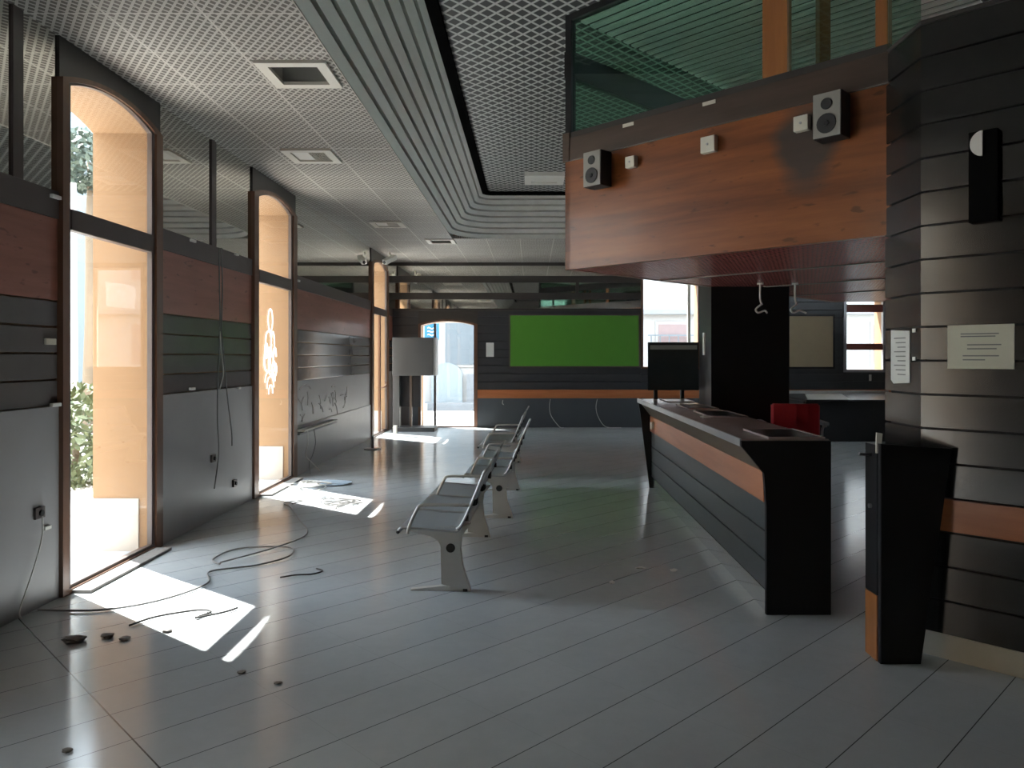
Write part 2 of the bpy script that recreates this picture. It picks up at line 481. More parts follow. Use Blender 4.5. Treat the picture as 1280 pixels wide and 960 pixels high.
for y, hw in ((4.50, .045), (7.28, .05), (3.25, .045)): MB().box(XL, XL+.014, y-hw, y+hw, 2.61, CZ).build('mirror_bar', 'frame_dark', wl)
# dark spandrels over the arches
for a, b, c, d in WIN:
    o_ = arch(a, b, 0, ZS + .02, RISE + .02)[2:]
    MB().prism(o_ + [(a, CZ), (b, CZ)], -3.12, -3.035, 'x').build('arch_spandrel', 'dark_trim', wl)
# plinth of the outer reveals
for a, b, c, d in WIN:
    MB().box(-3.56, -3.13, d - .012, d + .03, -.02, .42, bev=.006).build('reveal_plinth', 'plinth_out', wl)
    MB().box(-3.56, -3.13, c - .03, c + .012, -.02, .42, bev=.006).build('reveal_plinth', 'plinth_out', wl)

wlab = ['arched window out of view before the nearest one', 'tall arched window nearest on the left wall',
        'second tall arched window with white paint scrawl on its glass', 'narrow far arched door window at the end of the left wall']
for i, (a, b, c, d) in enumerate(WIN):
    w = empty('window_%d' % (i + 1), (XL, (a+b)/2, 0), wlab[i], 'window', kind='structure')
    MB().ring(arch(a, b, .0, ZS + .02, RISE + .02), arch(c - .045, d + .045, .03, ZS + .005, RISE), -3.12, -3.012).build('window_casing', 'wood_frame', w)
    MB().ring(arch(c - .045, d + .045, .03, ZS + .005, RISE), arch(c, d, .05, ZS, RISE), -3.067, -3.03).build('window_sash', 'frame_dark', w)
    MB().box(-3.09, -3.022, c, d, 2.385, 2.525, bev=.006).build('transom', 'frame_dark', w)
    MB().prism(arch(c, d, 2.52, ZS, RISE), -3.056, -3.050, 'x').build('upper_pane', 'glass', w)
    MB().box(-3.056, -3.050, c, d, .05, 2.386).build('lower_pane', 'glass', w)
    if i in (1, 2):
        MB().box(-3.010, -2.885, c - .02, d + .03, 0, .022, bev=.004).build('sill_slab', 'stone', w)
    if i == 3:
        mbar = MB().box(-3.07, -3.025, (c+d)/2 - .04, (c+d)/2 + .04, .05, 2.386, bev=.005)
        mbar.build('meeting_stile', 'wood_frame', w)
        for yy in ((c+d)/2 - .05, (c+d)/2 + .07):
            MB().tube([(-3.01, yy, .93), (-2.94, yy, .95), (-2.91, yy + .04, 1.0), (-2.94, yy + .04, 1.05)], .013, 8, 5).build('door_handle', 'wood_frame', w)
    if i == 2:
        g = MB()
        rnd = random.Random(4)
        def scr(pts, r=.014): g.tube([(-3.046, y, z) for y, z in pts], r, 6, 5)
        yc = 8.86
        for (cy, cz, ry, rz, t0, t1) in ((yc+.02, 1.98, .075, .13, 0, 6.3), (yc-.04, 1.73, .10, .12, .4, 6.0), (yc+.10, 1.70, .06, .15, 0, 6.3), (yc-.09, 1.50, .09, .12, -1, 4.6),
                                         (yc+.06, 1.46, .10, .13, 1, 6.6), (yc+.17, 1.55, .05, .11, 0, 5.5), (yc+.01, 1.26, .17, .13, 0, 3.2), (yc+.02, 1.19, .12, .13, 0, 3.2), (yc+.03, 1.12, .07, .10, 0, 3.2),
                                         (yc-.12, 1.62, .05, .09, 0, 6), (yc+.15, 1.40, .08, .09, 2, 7), (yc+.0, 1.60, .05, .06, 0, 6.3)):
            scr([(cy + ry*math.cos(t0 + (t1-t0)*k/9), cz + rz*math.sin(t0 + (t1-t0)*k/9)) for k in range(10)], rnd.choice((.005, .007, .009)))
        g.build('painted_scrawl', 'graffiti', w)

# far wall
DX0, DX1 = -2.42, -1.26        # door glass
FW0, FW1 = 2.46, 3.66          # middle window
GW0, GW1 = 6.92, 7.72          # right window
cut = MB()
cut.prism(arch(DX0, DX1, -.2, 2.24, .09), 16.2, 17.6, 'y')
cut.box(FW0, FW1, 16.2, 17.6, 1.33, 3.50)
cut.box(GW0, GW1, 16.2, 17.6, 1.27, 2.80)
wf = struct(MB().box(XL-.45, XR+.1, YF+.06, YF+.40, -.1, 4.6).build('wall_far', 'orange', cut=cut), 'dark slatted far wall with orange rail and mirror strips', 'wall')
D0, D1 = DX0 - .06, DX1 + .08
for (a, b) in ((XL, D0), (D1, XR)):
    MB().box(a, b, YF-.006, YF+.05, 0, .64).build('lower_panel', 'panel_far', wf)
    MB().box(a, b, YF-.012, YF+.05, .642, .826).build('orange_rail', 'wood_rail', wf)
def far_piece(a, b, z0, z1):
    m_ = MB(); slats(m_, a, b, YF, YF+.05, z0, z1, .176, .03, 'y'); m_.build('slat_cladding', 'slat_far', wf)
    MB().box(a, b, YF+.05, YF+.062, z0, z1).build('wall_backing', 'black_matt', wf)
far_piece(XL, D0, .828, 2.60); far_piece(D1, FW0-.05, .828, 2.60)
far_piece(FW0-.05, FW1+.05, .828, 1.30); far_piece(FW1+.05, GW0-.06, .828, 3.62)
far_piece(GW0-.06, GW1+.06, .828, 1.23); far_piece(GW0-.06, GW1+.06, 2.84, 3.62); far_piece(GW1+.06, XR, .828, 3.62)
MB().prism([(D0, 2.60), (D0, 2.25)] + arch(D0, D1, 0, 2.27, .10)[2:][::-1] + [(D1, 2.60)], YF, YF+.06, 'y').build('arch_spandrel', 'dark_trim', wf)
MB().box(XL, FW0-.05, YF, YF+.05, 2.60, CZ).build('mirror_panel', 'mirror', wf)
for z0, z1 in ((3.55, 3.62), (3.18, 3.325), (2.81, 2.955), (2.56, 2.61)): MB().box(XL, FW0-.05, YF-.03, YF, z0, z1).build('dark_bar', 'dark_trim', wf)
MB().box(.98, 1.05, YF-.028, YF, 2.955, 3.18).build('upright_bar', 'dark_trim', wf)

d = empty('door_1', ((DX0+DX1)/2, YF, 0), 'arched glass street door in the far wall', 'door', kind='structure')
MB().ring(arch(D0, D1, 0, 2.27, .10), arch(DX0, DX1, .03, 2.24, .09), YF-.03, YF+.06, 'y').build('door_casing', 'wood_frame', d)
MB().box(DX0+.28, DX0+.33, YF-.01, YF+.05, .03, 2.28).build('door_stile', 'frame_dark', d)
MB().prism(arch(DX0, DX1, .03, 2.24, .09), YF+.02, YF+.026, 'y').build('door_pane', 'glass', d)
w = empty('window_6', ((FW0+FW1)/2, YF, 1.33), 'tall far window behind the service counter', 'window', kind='structure')
rect = lambda a, b, z0, z1: [(a, z0), (b, z0), (b, z1), (a, z1)]
MB().ring(rect(FW0-.05, FW1+.05, 1.28, 3.55), rect(FW0, FW1, 1.33, 3.50), YF-.03, YF+.06, 'y').build('window_casing', 'wood_frame', w)
MB().box(FW1-.22, FW1-.16, YF+.0, YF+.05, 1.33, 3.5).build('window_stile', 'white_paint', w)
MB().box(FW0, FW1, YF+.02, YF+.026, 1.33, 3.5).build('window_pane', 'glass', w)
w = empty('window_7', ((GW0+GW1)/2, YF, 1.27), 'far right window with red-brown bars beside the column', 'window', kind='structure')
MB().ring(rect(GW0-.06, GW1+.06, 1.21, 2.86), rect(GW0, GW1, 1.27, 2.80), YF-.03, YF+.06, 'y').build('window_casing', 'steel', w)
for z0, z1 in ((2.53, 2.70), (1.70, 1.84)): MB().box(GW0, GW1, YF-.01, YF+.05, z0, z1).build('window_bar', 'red_frame', w)
MB().box(GW0, GW1, YF+.02, YF+.026, 1.27, 2.8).build('window_pane', 'glass', w)

# right side and back (out of the frame, they close the room)
cut = MB()
for y in (4.8, 8.0, 11.0): cut.box(XR-.3, XR+.6, y, y+2.6, 3.3, 4.2)  # unseen openings, added to let daylight into the gallery box
wr = struct(MB().box(XR, XR+.3, 2.4, YF+.4, -.1, 4.6).build('wall_right', 'wall_paint', cut=cut), 'right wall behind the column', 'wall')
for k, y in enumerate((4.8, 8.0, 11.0)):
    w = empty('window_%d' % (8+k), (XR, y+1.3, 3.3), 'added unseen high side window that lights the gallery box', 'window', kind='structure')
    MB().ring(rect(y-.05, y+2.65, 3.25, 4.25), rect(y, y+2.6, 3.3, 4.2), XR-.03, XR+.08, 'x').build('window_casing', 'wood_frame', w)
    MB().box(XR+.03, XR+.036, y, y+2.6, 3.3, 4.2).build('window_pane', 'glass', w)
struct(MB().box(XL-.45, 3.9, YB-.3, YB, -.1, 4.6).build('wall_back', 'wall_paint'), 'wall behind the camera', 'wall')

# ceilings
FX = [(5.30, -1.94), (7.55, -2.50), (11.58, -2.48), (13.32, -1.86)]      # recessed lamps y0,x0
cut = MB()
for y, x in FX: cut.box(x+.06, x+.44, y+.06, y+.44, 3.4, 3.9)
ce = MB().prism([(XL-.1, YB-.1), (-1.385, YB-.1), (-1.385, 13.30), (XR+.05, 13.30), (XR+.05, YF+.1), (XL-.1, YF+.1)], CZ, CZ+.05, 'z').build('ceiling', 'ceil', cut=cut)
struct(ce, 'low pale mesh-tile ceiling over the left side and far end', 'ceiling')
hi = struct(MB().box(-1.5, XR+.05, 2.0-6.1, 13.5, HZ, HZ+.05).build('ceiling', 'ceil_hi'), 'raised open diamond-mesh ceiling', 'ceiling')
struct(MB().box(XL-.5, XR+.4, YB-.4, YF+.5, 4.6, 4.7).build('roof', 'dark_trim'), 'unseen roof slab added above the mesh ceilings to block the sun', 'roof')  # added to keep sun from leaking in over the ceilings
# ribbed band between the two ceilings: swept profile with a rounded corner
prof = [(0, 0)]                                   # (t across, height)
nr = 8; W_, H_ = .595, .68
stp = []
for k in range(nr):
    a = k / nr; b = (k + 1) / nr
    stp += [(a*W_ + .006, a*H_ + .010), (a*W_ + .012, a*H_ - .004), (b*W_ - .008, b*H_ - .030), (b*W_ - .014, b*H_ - .020), (b*W_ - .050, b*H_ + .030)]
stp.append((W_, H_))
path = []
r_o = .75
for y in (YB, 0, 4, 8, 12, 13.30 - r_o): path.append(((-1.385, y), (1, 0)))
for k in range(1, 9):
    t = math.pi/2 * k / 8
    path.append(((-1.385 + r_o - r_o*math.cos(t), 13.30 - r_o + r_o*math.sin(t)), (math.cos(t), -math.sin(t))))
path.append(((XR, 13.30), (0, -1)))
rb = MB(); rows = []
for (p, nrm) in path: rows.append([rb.bm.verts.new((p[0] + nrm[0]*t, p[1] + nrm[1]*t, CZ + h)) for t, h in stp])
for A, B in zip(rows, rows[1:]):
    for k in range(len(A) - 1): rb.bm.faces.new((A[k], A[k+1], B[k+1], B[k]))
struct(rb.build('trim_1', 'rib'), 'ribbed metal band stepping up from low ceiling to raised ceiling', 'ceiling band')
sh = MB()     # solid strip along the rib tops, coloured black as a recess in shade
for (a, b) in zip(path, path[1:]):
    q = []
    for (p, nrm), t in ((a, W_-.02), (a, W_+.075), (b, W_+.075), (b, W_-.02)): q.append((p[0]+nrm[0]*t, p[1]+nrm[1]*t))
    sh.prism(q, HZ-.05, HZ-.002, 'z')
struct(sh.build('trim_2', 'void'), 'black strip standing for the shade of a gap edging the raised mesh ceiling', 'trim')

lamp_lab = ['nearest square recessed ceiling lamp, empty dark housing', 'second square recessed ceiling lamp, half its louvre left', 'third square ceiling lamp, small beside the far arched window', 'farthest square ceiling lamp under the end of the ribbed band']
for k, (y, x) in enumerate(FX):
    t = empty('ceiling_lamp', (x+.25, y+.25, CZ), lamp_lab[k], 'ceiling lamp', 'square recessed ceiling lamps')
    MB().ring([(x, y), (x+.5, y), (x+.5, y+.5), (x, y+.5)], [(x+.075, y+.075), (x+.425, y+.075), (x+.425, y+.425), (x+.075, y+.425)], CZ-.022, CZ+.004, 'z').build('frame', 'white_paint', t)
    hb = MB(); a, b, c, d_ = x+.065, x+.435, y+.065, y+.435
    hb.ring([(a-.01, c-.01), (b+.01, c-.01), (b+.01, d_+.01), (a-.01, d_+.01)], [(a, c), (b, c), (b, d_), (a, d_)], CZ+.002, CZ+.24, 'z')
    hb.box(a-.01, b+.01, c-.01, d_+.01, CZ+.24, CZ+.25); hb.build('housing', 'housing', t)
    if k in (1, 2):
        lv = MB()
        for q in range(7): lv.box(x+.24+q*.027, x+.246+q*.027, y+.075, y+.425, CZ-.01, CZ+.05)
        for q in range(5): lv.box(x+.24, x+.425, y+.11+q*.07, y+.116+q*.07, CZ-.01, CZ+.05)
        lv.build('louvre', 'white_paint', t)
        MB().box(x+.075, x+.235, y+.075, y+.425, CZ-.004, CZ+.02).build('diffuser', 'white', t)
    else:
        MB().disc((x+.30, y+.25, CZ+.14), .06, .1, 'z').build('lamp_socket', 'rubber', t)
t = empty('ceiling_lamp', (.20, 11.6, HZ), 'white lamp frame on the raised mesh ceiling beside the wood box corner', 'ceiling lamp', 'square recessed ceiling lamps')
MB().ring([(-.1, 11.3), (.5, 11.3), (.5, 11.9), (-.1, 11.9)], [(0, 11.4), (.4, 11.4), (.4, 11.8), (0, 11.8)], HZ-.06, HZ, 'z').build('frame', 'white', t)
MB().box(0, .4, 11.4, 11.8, HZ-.03, HZ-.02).build('diffuser', 'white', t)

# ------------------------------------------------------------------ slatted column (right) and its skirting
CX, CY = 2.04, 3.98
L45 = 2.0
foot = [(CX, CY), (CX, CY+.40), (XR, CY+.40), (XR, CY-.9), (CX+L45, CY-L45)]
ins = .03
core = [(CX+ins, CY+ins*.4), (CX+ins, CY+.39), (XR, CY+.39), (XR, CY-.9), (CX+L45, CY-L45+ins*1.42)]
wc = struct(MB().prism(core, 0, 3.27, 'z').build('wall_column', 'black_matt'), 'black slatted column with angled face on the right', 'column')
def off_poly():
    e = .022
    return [(CX, CY), (CX, CY+.40), (CX+e+.02, CY+.40), (CX+e+.02, CY+e*.5), (CX+L45+.03, CY-L45+.03), (CX+L45, CY-L45)]
sl = MB(); rl = MB()
P_ = off_poly()
z = .826 - .176*4
for k in range(18):
    z0 = .122 + k*.176; z1 = z0 + .176
    tgt = rl if k == 3 else sl
    tgt.prism(P_, z0 + .006, z1 - .006, 'z', bev=.003)
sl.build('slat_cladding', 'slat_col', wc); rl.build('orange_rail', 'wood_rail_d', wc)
MB().prism(P_, .122+18*.176, 3.31, 'z').build('top_rail', 'dark_trim', wc)
struct(MB().prism([(CX+.005, CY), (CX+.005, CY+.40), (CX+.06, CY+.40), (CX+.06, CY+.03), (CX+L45+.04, CY-L45+.05), (CX+L45, CY-L45+.01)], 0, .125, 'z').build('baseboard_right', 'baseboard'), 'cream tile skirting under the slatted column', 'skirting')
# wall that closes the room on the right, behind the camera's right shoulder
struct(MB().box(3.9, 4.2, YB-.3, CY-L45+.1, -.1, 4.6).build('wall_near_right', 'black_matt'), 'dark side wall beyond the column', 'wall')
struct(MB().box(3.9, XR+.3, CY-L45-.2, CY-L45+.1, 3.27, 4.6).build('wall_upper_right', 'dark_trim'), 'upper wall above the column', 'wall')

CD = diag(CX, CY)     # frame of the column's angled face
t = empty('intercom', (CX+.21, CY-.21, 2.22), 'narrow black intercom box with white half-round window high on the angled column face', 'intercom')
MB(CD).box(.235, .365, 0, .045, 2.215, 2.665, bev=.006).build('body', 'void', t)
hd = [(.245 + .055*(1-math.sin(a)), 2.60 + .062*math.cos(a)) for a in [math.pi*k/14 for k in range(15)]]
MB(CD).prism([(p[0], p[1]) for p in hd], .045, .056, 'y').build('dome_window', 'white', t)
t = empty('notice', (CX+.2, CY-.2, 1.49), 'wide cream notice sheet taped on the angled column face', 'paper')
MB(CD).box(.13, .425, .001, .006, 1.49, 1.71).build('sheet', 'paper_warm', t)
tx = MB(CD)
for z, a, b in ((1.665, .19, .36), (1.652, .19, .345), (1.61, .22, .37), (1.59, .22, .35), (1.555, .20, .36), (1.535, .20, .30)): tx.box(a, b, .006, .0066, z-.003, z+.003)
tx.build('print', 'ink', t)
t = empty('notice', (CX-.004, 4.19, 1.405), 'narrow white notice sheet on the side face of the column', 'paper')
MB().prism([(4.30, 1.70), (4.30, 1.42), (4.27, 1.40), (4.09, 1.41), (4.09, 1.69)], CX-.005, CX+.001, 'x').build('sheet', 'paper', t)
tx = MB()
for k in range(9): tx.box(CX-.0068, CX-.006, 4.13, 4.26 - .02*(k % 3), 1.65-.025*k, 1.656-.025*k)
tx.build('print', 'ink', t)
for k, z in enumerate((1.68, 1.53)):
    o = MB().box(CX-.005, CX+.001, 4.03, 4.06, z, z+.02).build('tape_scrap', 'white'); tag(o, ('upper' if k == 0 else 'lower') + ' white tape scrap beside the narrow notice sheet', 'tape', 'tape scraps by the notice')

# ------------------------------------------------------------------ wood box hanging over the counter
BX, BY = .275, 6.13           # its corner
T1 = (CX - BX) * math.sqrt(2) # length of the front along 45 deg, to the column
BL = diag(BX, BY)             # front face frame
BB = Matrix(((R2, -R2, 0, BX), (R2, R2, 0, BY), (0, 0, 1, 0), (0, 0, 0, 1)))   # rear-left face: x along, y outwards to the left
bx = empty('gallery_box', (BX, BY, 2.25), 'cherry wood gallery box with green glass panes hanging over the counter', 'gallery')
L2 = 5.0
MB(BL).box(0, T1+.02, -.05, 0, 2.25, 3.115).build('wood_panel', 'wood_fascia', bx)
MB(BB).box(0.0, L2, -.05, 0, 2.25, 3.115).build('wood_panel', 'wood_fascia', bx)
tr = MB(BL).box(-.02, T1+.02, -.06, .014, 3.115, 3.30, bev=.006); tr.build('trim_rail', 'wood_trim', bx)
MB(BL).box(-.02, T1+.02, -.06, .004, 3.30, 3.345).build('glazing_rail', 'dark_trim', bx)
MB(BB).box(-.02, L2, -.06, .014, 3.115, 3.345, bev=.006).build('trim_rail', 'wood_trim', bx)
MB(BL).box(.05, T1, -.03, -.022, 3.345, HZ).build('front_pane', 'glass_green', bx)
MB(BB).box(.05, L2, -.03, -.022, 3.345, HZ).build('side_pane', 'glass_green', bx)
MB(BL).box(.0, .06, -.06, .0, 3.345, HZ).build('corner_post', 'black_matt', bx)
MB(BL).box(.06, T1, -.045, 0, HZ-.05, HZ).build('head_rail', 'black_matt', bx)
MB(BB).box(.0, L2, -.05, .01, 3.80, 4.01).build('head_beam', 'black_matt', bx)
kk = lambda px: ((BY*(px-664)/950 - BX) / (1 + (px-664)/950)) * math.sqrt(2)
MB(BL).box(kk(953), kk(984), -.06, .0, 3.345, HZ).build('mullion', 'wood_post', bx)
MB(BL).box(T1-.06, T1+.01, -.06, .004, 3.345, HZ).build('end_post', 'wood_post', bx)
MB(BB).box(3.1, 3.2, -.06, .0, 3.345, HZ).build('mullion', 'wood_post', bx)
MB().box(CX, CX+.012, CY+.02, CY+.40, 3.31, HZ).build('return_pane', 'glass_green', bx)
sp = [(BX+.03, BY), (CX+.02, BY-(CX-BX)+.0), (CX+.02, CY+.41), (6.3, CY+.41), (6.3, BY+L2*R2), (BX+L2*R2, BY+L2*R2)]
MB().prism(sp, 2.252, 2.30, 'z').build('soffit', 'soffit', bx)
for q in (1.25, 2.5, 3.75): MB(BB).box(q-.012, q+.012, -2.40, -.05, 2.244, 2.252).build('soffit_seam', 'wood_trim', bx)
m_ = MB(BL)
for k in range(31): m_.box(.10, T1-.02, -.14-.11*k, -.075-.11*k, HZ-.06, HZ-.045)
m_.build('inner_ceiling', 'box_ceil', bx)
MB(BL).prism([(.07, -.07), (T1-.02, -.07), (T1-.02, -3.55), (.07, -3.55)], HZ-.04, HZ-.03, 'z').build('ceiling_backing', 'black_matt', bx)
MB().box(2.11, 2.19, 5.56, 5.64, 2.30, HZ-.065).build('inner_post', 'wood_post', bx)
MB().box(BX+L2*R2, 6.3, BY+L2*R2-.05, BY+L2*R2, 2.25, 3.3).build('rear_panel', 'wood_fascia', bx)

# tape remnants on the trim
for k, px in enumerate((787, 888)):
    q = kk(px)
    o = MB(BL).box(q-.05, q+.05, .016, .020, 3.265, 3.29).build('tape_scrap', 'cream'); tag(o, ['left', 'right'][k] + ' torn tape scrap on the dark trim above the wood fascia', 'tape', 'tape scraps on the gallery trim')

def speaker(q, label):
    p = BL @ Vector((q, 0, 2.84))
    t = empty('wall_speaker', p, label, 'loudspeaker', 'small grey speakers on the wood fascia')
    MB(BL).box(q-.085, q+.085, .03, .155, 2.835, 3.10, bev=.006).build('cabinet', 'black_matt', t)
    MB(BL).box(q-.082, q+.082, .155, .166, 2.838, 3.097, bev=.003).build('front_baffle', 'speaker_grey', t)
    MB(BL).disc((q, .158, 2.915), .058, .014, 'y').build('woofer', 'cone', t)
    MB(BL).disc((q, .160, 2.915), .022, .018, 'y', 14, .012).build('dust_cap', 'rubber', t)
    MB(BL).disc((q, .158, 3.03), .033, .014, 'y').build('tweeter', 'cone', t)
    MB(BL).box(q-.03, q+.03, .002, .03, 2.93, 3.0).build('bracket', 'black_matt', t)
speaker(kk(757), 'left grey loudspeaker near the corner of the wood fascia')
speaker(kk(1048), 'right grey loudspeaker near the column end of the wood fascia')
for px, sz, lab in ((792, .042, 'left white junction box beside the left loudspeaker'), (889, .055, 'middle white junction box alone on the wood fascia'), (1005, .047, 'right white junction box above the grey stain, left of the right loudspeaker')):
    q = kk(px); t = empty('junction_box', BL @ Vector((q, 0, 2.99-sz)), lab, 'junction box', 'white junction boxes on the wood fascia')
    MB(BL).box(q-sz, q+sz, .002, .05, 2.99-sz, 2.99+sz, bev=.006).build('box', 'cream', t)
    MB(BL).disc((q, .05, 2.99), .008, .004, 'y', 10).build('screw', 'steel', t)
# hanging brackets under the soffit
for k, (x, lab) in enumerate(((2.17, 'left white hook bracket hanging under the red soffit'), (2.50, 'right white hook bracket hanging under the red soffit'))):
    t = empty('ceiling_hook', (x, 7.2, 2.25), lab, 'hook', 'white hooks under the soffit')
    MB().disc((x, 7.2, 2.235), .03, .015, 'z').build('plate', 'white', t)
    MB().tube([(x, 7.2, 2.24), (x, 7.2, 2.10), (x+.015, 7.19, 2.04)], .010, 8, 4).build('stem', 'white', t)
    MB().tube([(x+.015, 7.19, 2.05), (x-.05, 7.17, 2.0), (x-.03, 7.16, 1.965), (x+.03, 7.16, 1.985), (x+.05 + .04*k, 7.15, 1.96)], .009, 8, 5).build('hook_arm', 'white', t)

# black pillar under the gallery
pil = struct(MB().box(1.80, 2.58, 7.60, 8.14, 0, 2.30).build('wall_pillar', 'black'), 'black square pillar behind the counter', 'pillar')
o = MB().box(1.79, 1.801, 7.86, 7.94, 1.57, 1.80).build('label_strip', 'white'); tag(o, 'pale upright strip on the side of the black pillar', 'label')

# ------------------------------------------------------------------ service counter
KY0, KY1 = 4.56, 9.02
ct = empty('service_counter', (1.6, (KY0+KY1)/2, 0), 'long black service counter with orange wood band and pink-grey top', 'counter')
MB().box(1.425, 1.78, KY0+.036, KY1-.05, 0.0, .132).build('plinth', 'plinth', ct)
sl = MB()
for k in range(3):
    z0 = .135 + k*.178; sl.box(1.42, 1.45, KY0+.04, KY1-.04, z0+.005, z0+.173, bev=.003)
sl.build('slat_front', 'slat', ct)
MB().box(1.45, 1.77, KY0+.04, KY1-.04, .13, 1.0).build('body', 'black', ct)
MB().box(1.405, 1.45, KY0+.04, KY1-.04, .67, .852, bev=.004).build('orange_band', 'wood_rail_y', ct)
MB().prism([(1.41, .853), (1.46, .853), (1.46, 1.012), (1.285, 1.012)], KY0+.04, KY1-.04, 'y').build('sloping_fascia', 'counter_slope', ct)
MB().box(1.268, 1.80, KY0+.03, KY1, 1.012, 1.052, bev=.006).build('countertop', 'countertop', ct)
MB().box(1.258, 1.272, KY0+.03, KY1, 1.008, 1.056, bev=.003).build('nosing', 'steel', ct)
fin = [(1.262, 1.045), (1.262, 1.012), (1.40, .852), (1.412, .65), (1.412, 0), (1.80, 0), (1.80, 1.045)]
MB().prism(fin, KY0, KY0+.035, 'y', bev=.003).build('end_panel', 'black_matt', ct)
fin2 = [(1.262, 1.05), (1.29, .88), (1.40, 0), (1.62, 0), (1.80, 1.05)]
MB().prism(fin2, KY1-.04, KY1, 'y', bev=.003).build('end_panel', 'black_matt', ct)
tr = None
for k, (y0, y1, x0, x1) in enumerate(((8.30, 8.80, 1.50, 1.77), (7.22, 7.80, 1.50, 1.77), (6.25, 6.88, 1.48, 1.77), (4.62, 5.15, 1.45, 1.77))):
    p = MB().box(x0, x1, y0, y1, 1.052, 1.060, bev=.002).build('recessed_tray', 'black', ct)
    MB().ring([(x0-.012, y0-.012), (x1+.012, y0-.012), (x1+.012, y1+.012), (x0-.012, y1+.012)], [(x0, y0), (x1, y0), (x1, y1), (x0, y1)], 1.052, 1.064, 'z').build('tray_rim', 'countertop', p)
MB().box(1.37, 1.405, KY1-.35, KY1-.25, .72, .80, bev=.004).build('socket_plate', 'cream', ct)
t = empty('counter_screen', (1.64, 8.86, 1.055), 'dark glass screen standing on the far end of the counter', 'screen')
MB().box(1.36, 1.95, 8.85, 8.875, 1.16, 1.72, bev=.004).build('screen_panel', 'screen', t)
MB().box(1.385, 1.93, 8.843, 8.851, 1.635, 1.685).build('reflection_strip', 'strip', t)  # pale bar coloured in for a lamp's reflection on the glass
for x in (1.45, 1.76): MB().box(x-.02, x+.02, 8.83, 8.89, 1.0545, 1.165, bev=.003).build('stand_foot', 'black_matt', t)
t = MB().blob((1.42, 6.15, 1.066), (.05, .07, .012), 2, .25).build('paper_scrap', 'paper'); tag(t, 'crumpled white paper scrap on the counter edge', 'paper')

# low end piece beside the column (swing gate post)
g = empty('counter_gate', (1.9, 3.9, 0), 'black fin-shaped counter end panel in front of the slatted column', 'counter panel')
MB().prism([(1.762, 0), (1.762, 1.11), (2.125, 1.085), (2.11, 1.02), (1.965, 0)], 3.83, 3.865, 'y', bev=.003).build('fin_panel', 'black_matt', g)
MB().box(1.758, 1.80, 3.866, 4.00, .335, 1.10, bev=.003).build('edge_board', 'black', g)
MB().box(1.757, 1.80, 3.866, 4.00, 0, .333, bev=.003).build('wood_foot', 'wood_post', g)
MB().prism([(1.752, 1.06), (1.775, 1.06), (1.785, 1.16), (1.755, 1.165)], 3.86, 3.87, 'y').build('top_tag', 'white', g)
MB().tube([(1.756, 3.93, 1.045), (1.70, 3.93, 1.048), (1.695, 3.93, 1.05)], .008, 8).build('latch_pin', 'steel', g)
MB().disc((1.745, 3.93, .78), .012, .02, 'x', 12).build('lock', 'steel', g)

# ------------------------------------------------------------------ waiting benches
def make_bench():
    b = empty('waiting_bench', (-.532, 5.04, 0), 'x', 'bench', 'perforated steel waiting benches')
    Y0, Y1 = 4.93, 6.72; n = 3; pw = (Y1-Y0)/n
    MB().tube([(-.532, 5.03, .287), (-.532, 6.58, .287)], .034, 14).build('beam', 'steel', b)
    leg = [(-.595, .045), (-.595, .30), (-.612, .335), (-.66, .365), (-.80, .395), (-.845, .405), (-.845, .418), (-.47, .418), (-.405, .45), (-.40, .44), (-.462, .37),
           (-.472, .28), (-.452, .165), (-.425, .08), (-.398, .0), (-.43, .0), (-.50, .025)]
    for yc in (5.05, 6.56):
        l = MB().prism(leg, yc-.028, yc+.028, 'y', bev=.004).build('leg', 'alu', b)
        MB().prism([(-.80, 0), (-.80, .008), (-.59, .032), (-.42, .03), (-.40, .0)], yc-.022, yc+.022, 'y', bev=.002).build('foot_bar', 'alu', l)
        MB().disc((-.532, yc-.034, .287), .030, .012, 'y').build('beam_cap', 'rubber', l)
        MB().box(-.45, -.42, yc-.03, yc+.03, 0, .018).build('foot_pad', 'rubber', l)
    seat = [(-.865, .395), (-.868, .42), (-.855, .436), (-.80, .440), (-.66, .425), (-.52, .418), (-.46, .425)]
    bk = [(-.480, .430), (-.452, .456), (-.414, .53), (-.371, .63), (-.330, .73), (-.302, .80), (-.290, .812)]
    for k in range(n):
        a, c = Y0 + k*pw + .012, Y0 + (k+1)*pw - .012
        s_ = MB().sheet(seat, a, c, .006).build('seat', 'perf', b)
        for yy in (a, c):
            MB().tube([(-.862, yy, .40), (-.855, yy, .43), (-.80, yy, .436), (-.52, yy, .415), (-.46, yy, .422)], .008, 6, 3).build('seat_edge', 'steel', s_)
            MB().blob((-.866, yy, .408), (.013, .013, .013), 2).build('rubber_tip', 'rubber', s_)
        r_ = MB().sheet(bk, a, c, .006).build('backrest', 'perf', b)
        fr = MB()
        for yy in (a, c): fr.tube([(x, yy, z) for x, z in bk], .010, 6, 3)
        fr.tube([(-.290, a, .812), (-.290, c, .812)], .010, 6)
        fr.build('backrest_edge', 'steel', r_)
        for yy in (a + .02, c - .02):
            for x, z in ((-.432, .50), (-.385, .60)): MB().box(x+.003, x+.026, yy-.014, yy+.014, z-.02, z+.02, bev=.005).build('clamp', 'rubber', r_)
    for y in (Y0, Y0 + 2*pw, ):
        MB().tube([(-.80, y, .40), (-.785, y, .46), (-.735, y, .565), (-.715, y, .583), (-.66, y, .588), (-.50, y, .588), (-.40, y, .588)], .011, 8, 4).build('armrest', 'alu', b)
    return b
bench = make_bench()
bench.rotation_euler.z = math.radians(-1.9)
bench['label'] = 'nearest perforated metal waiting bench, closest to the camera'
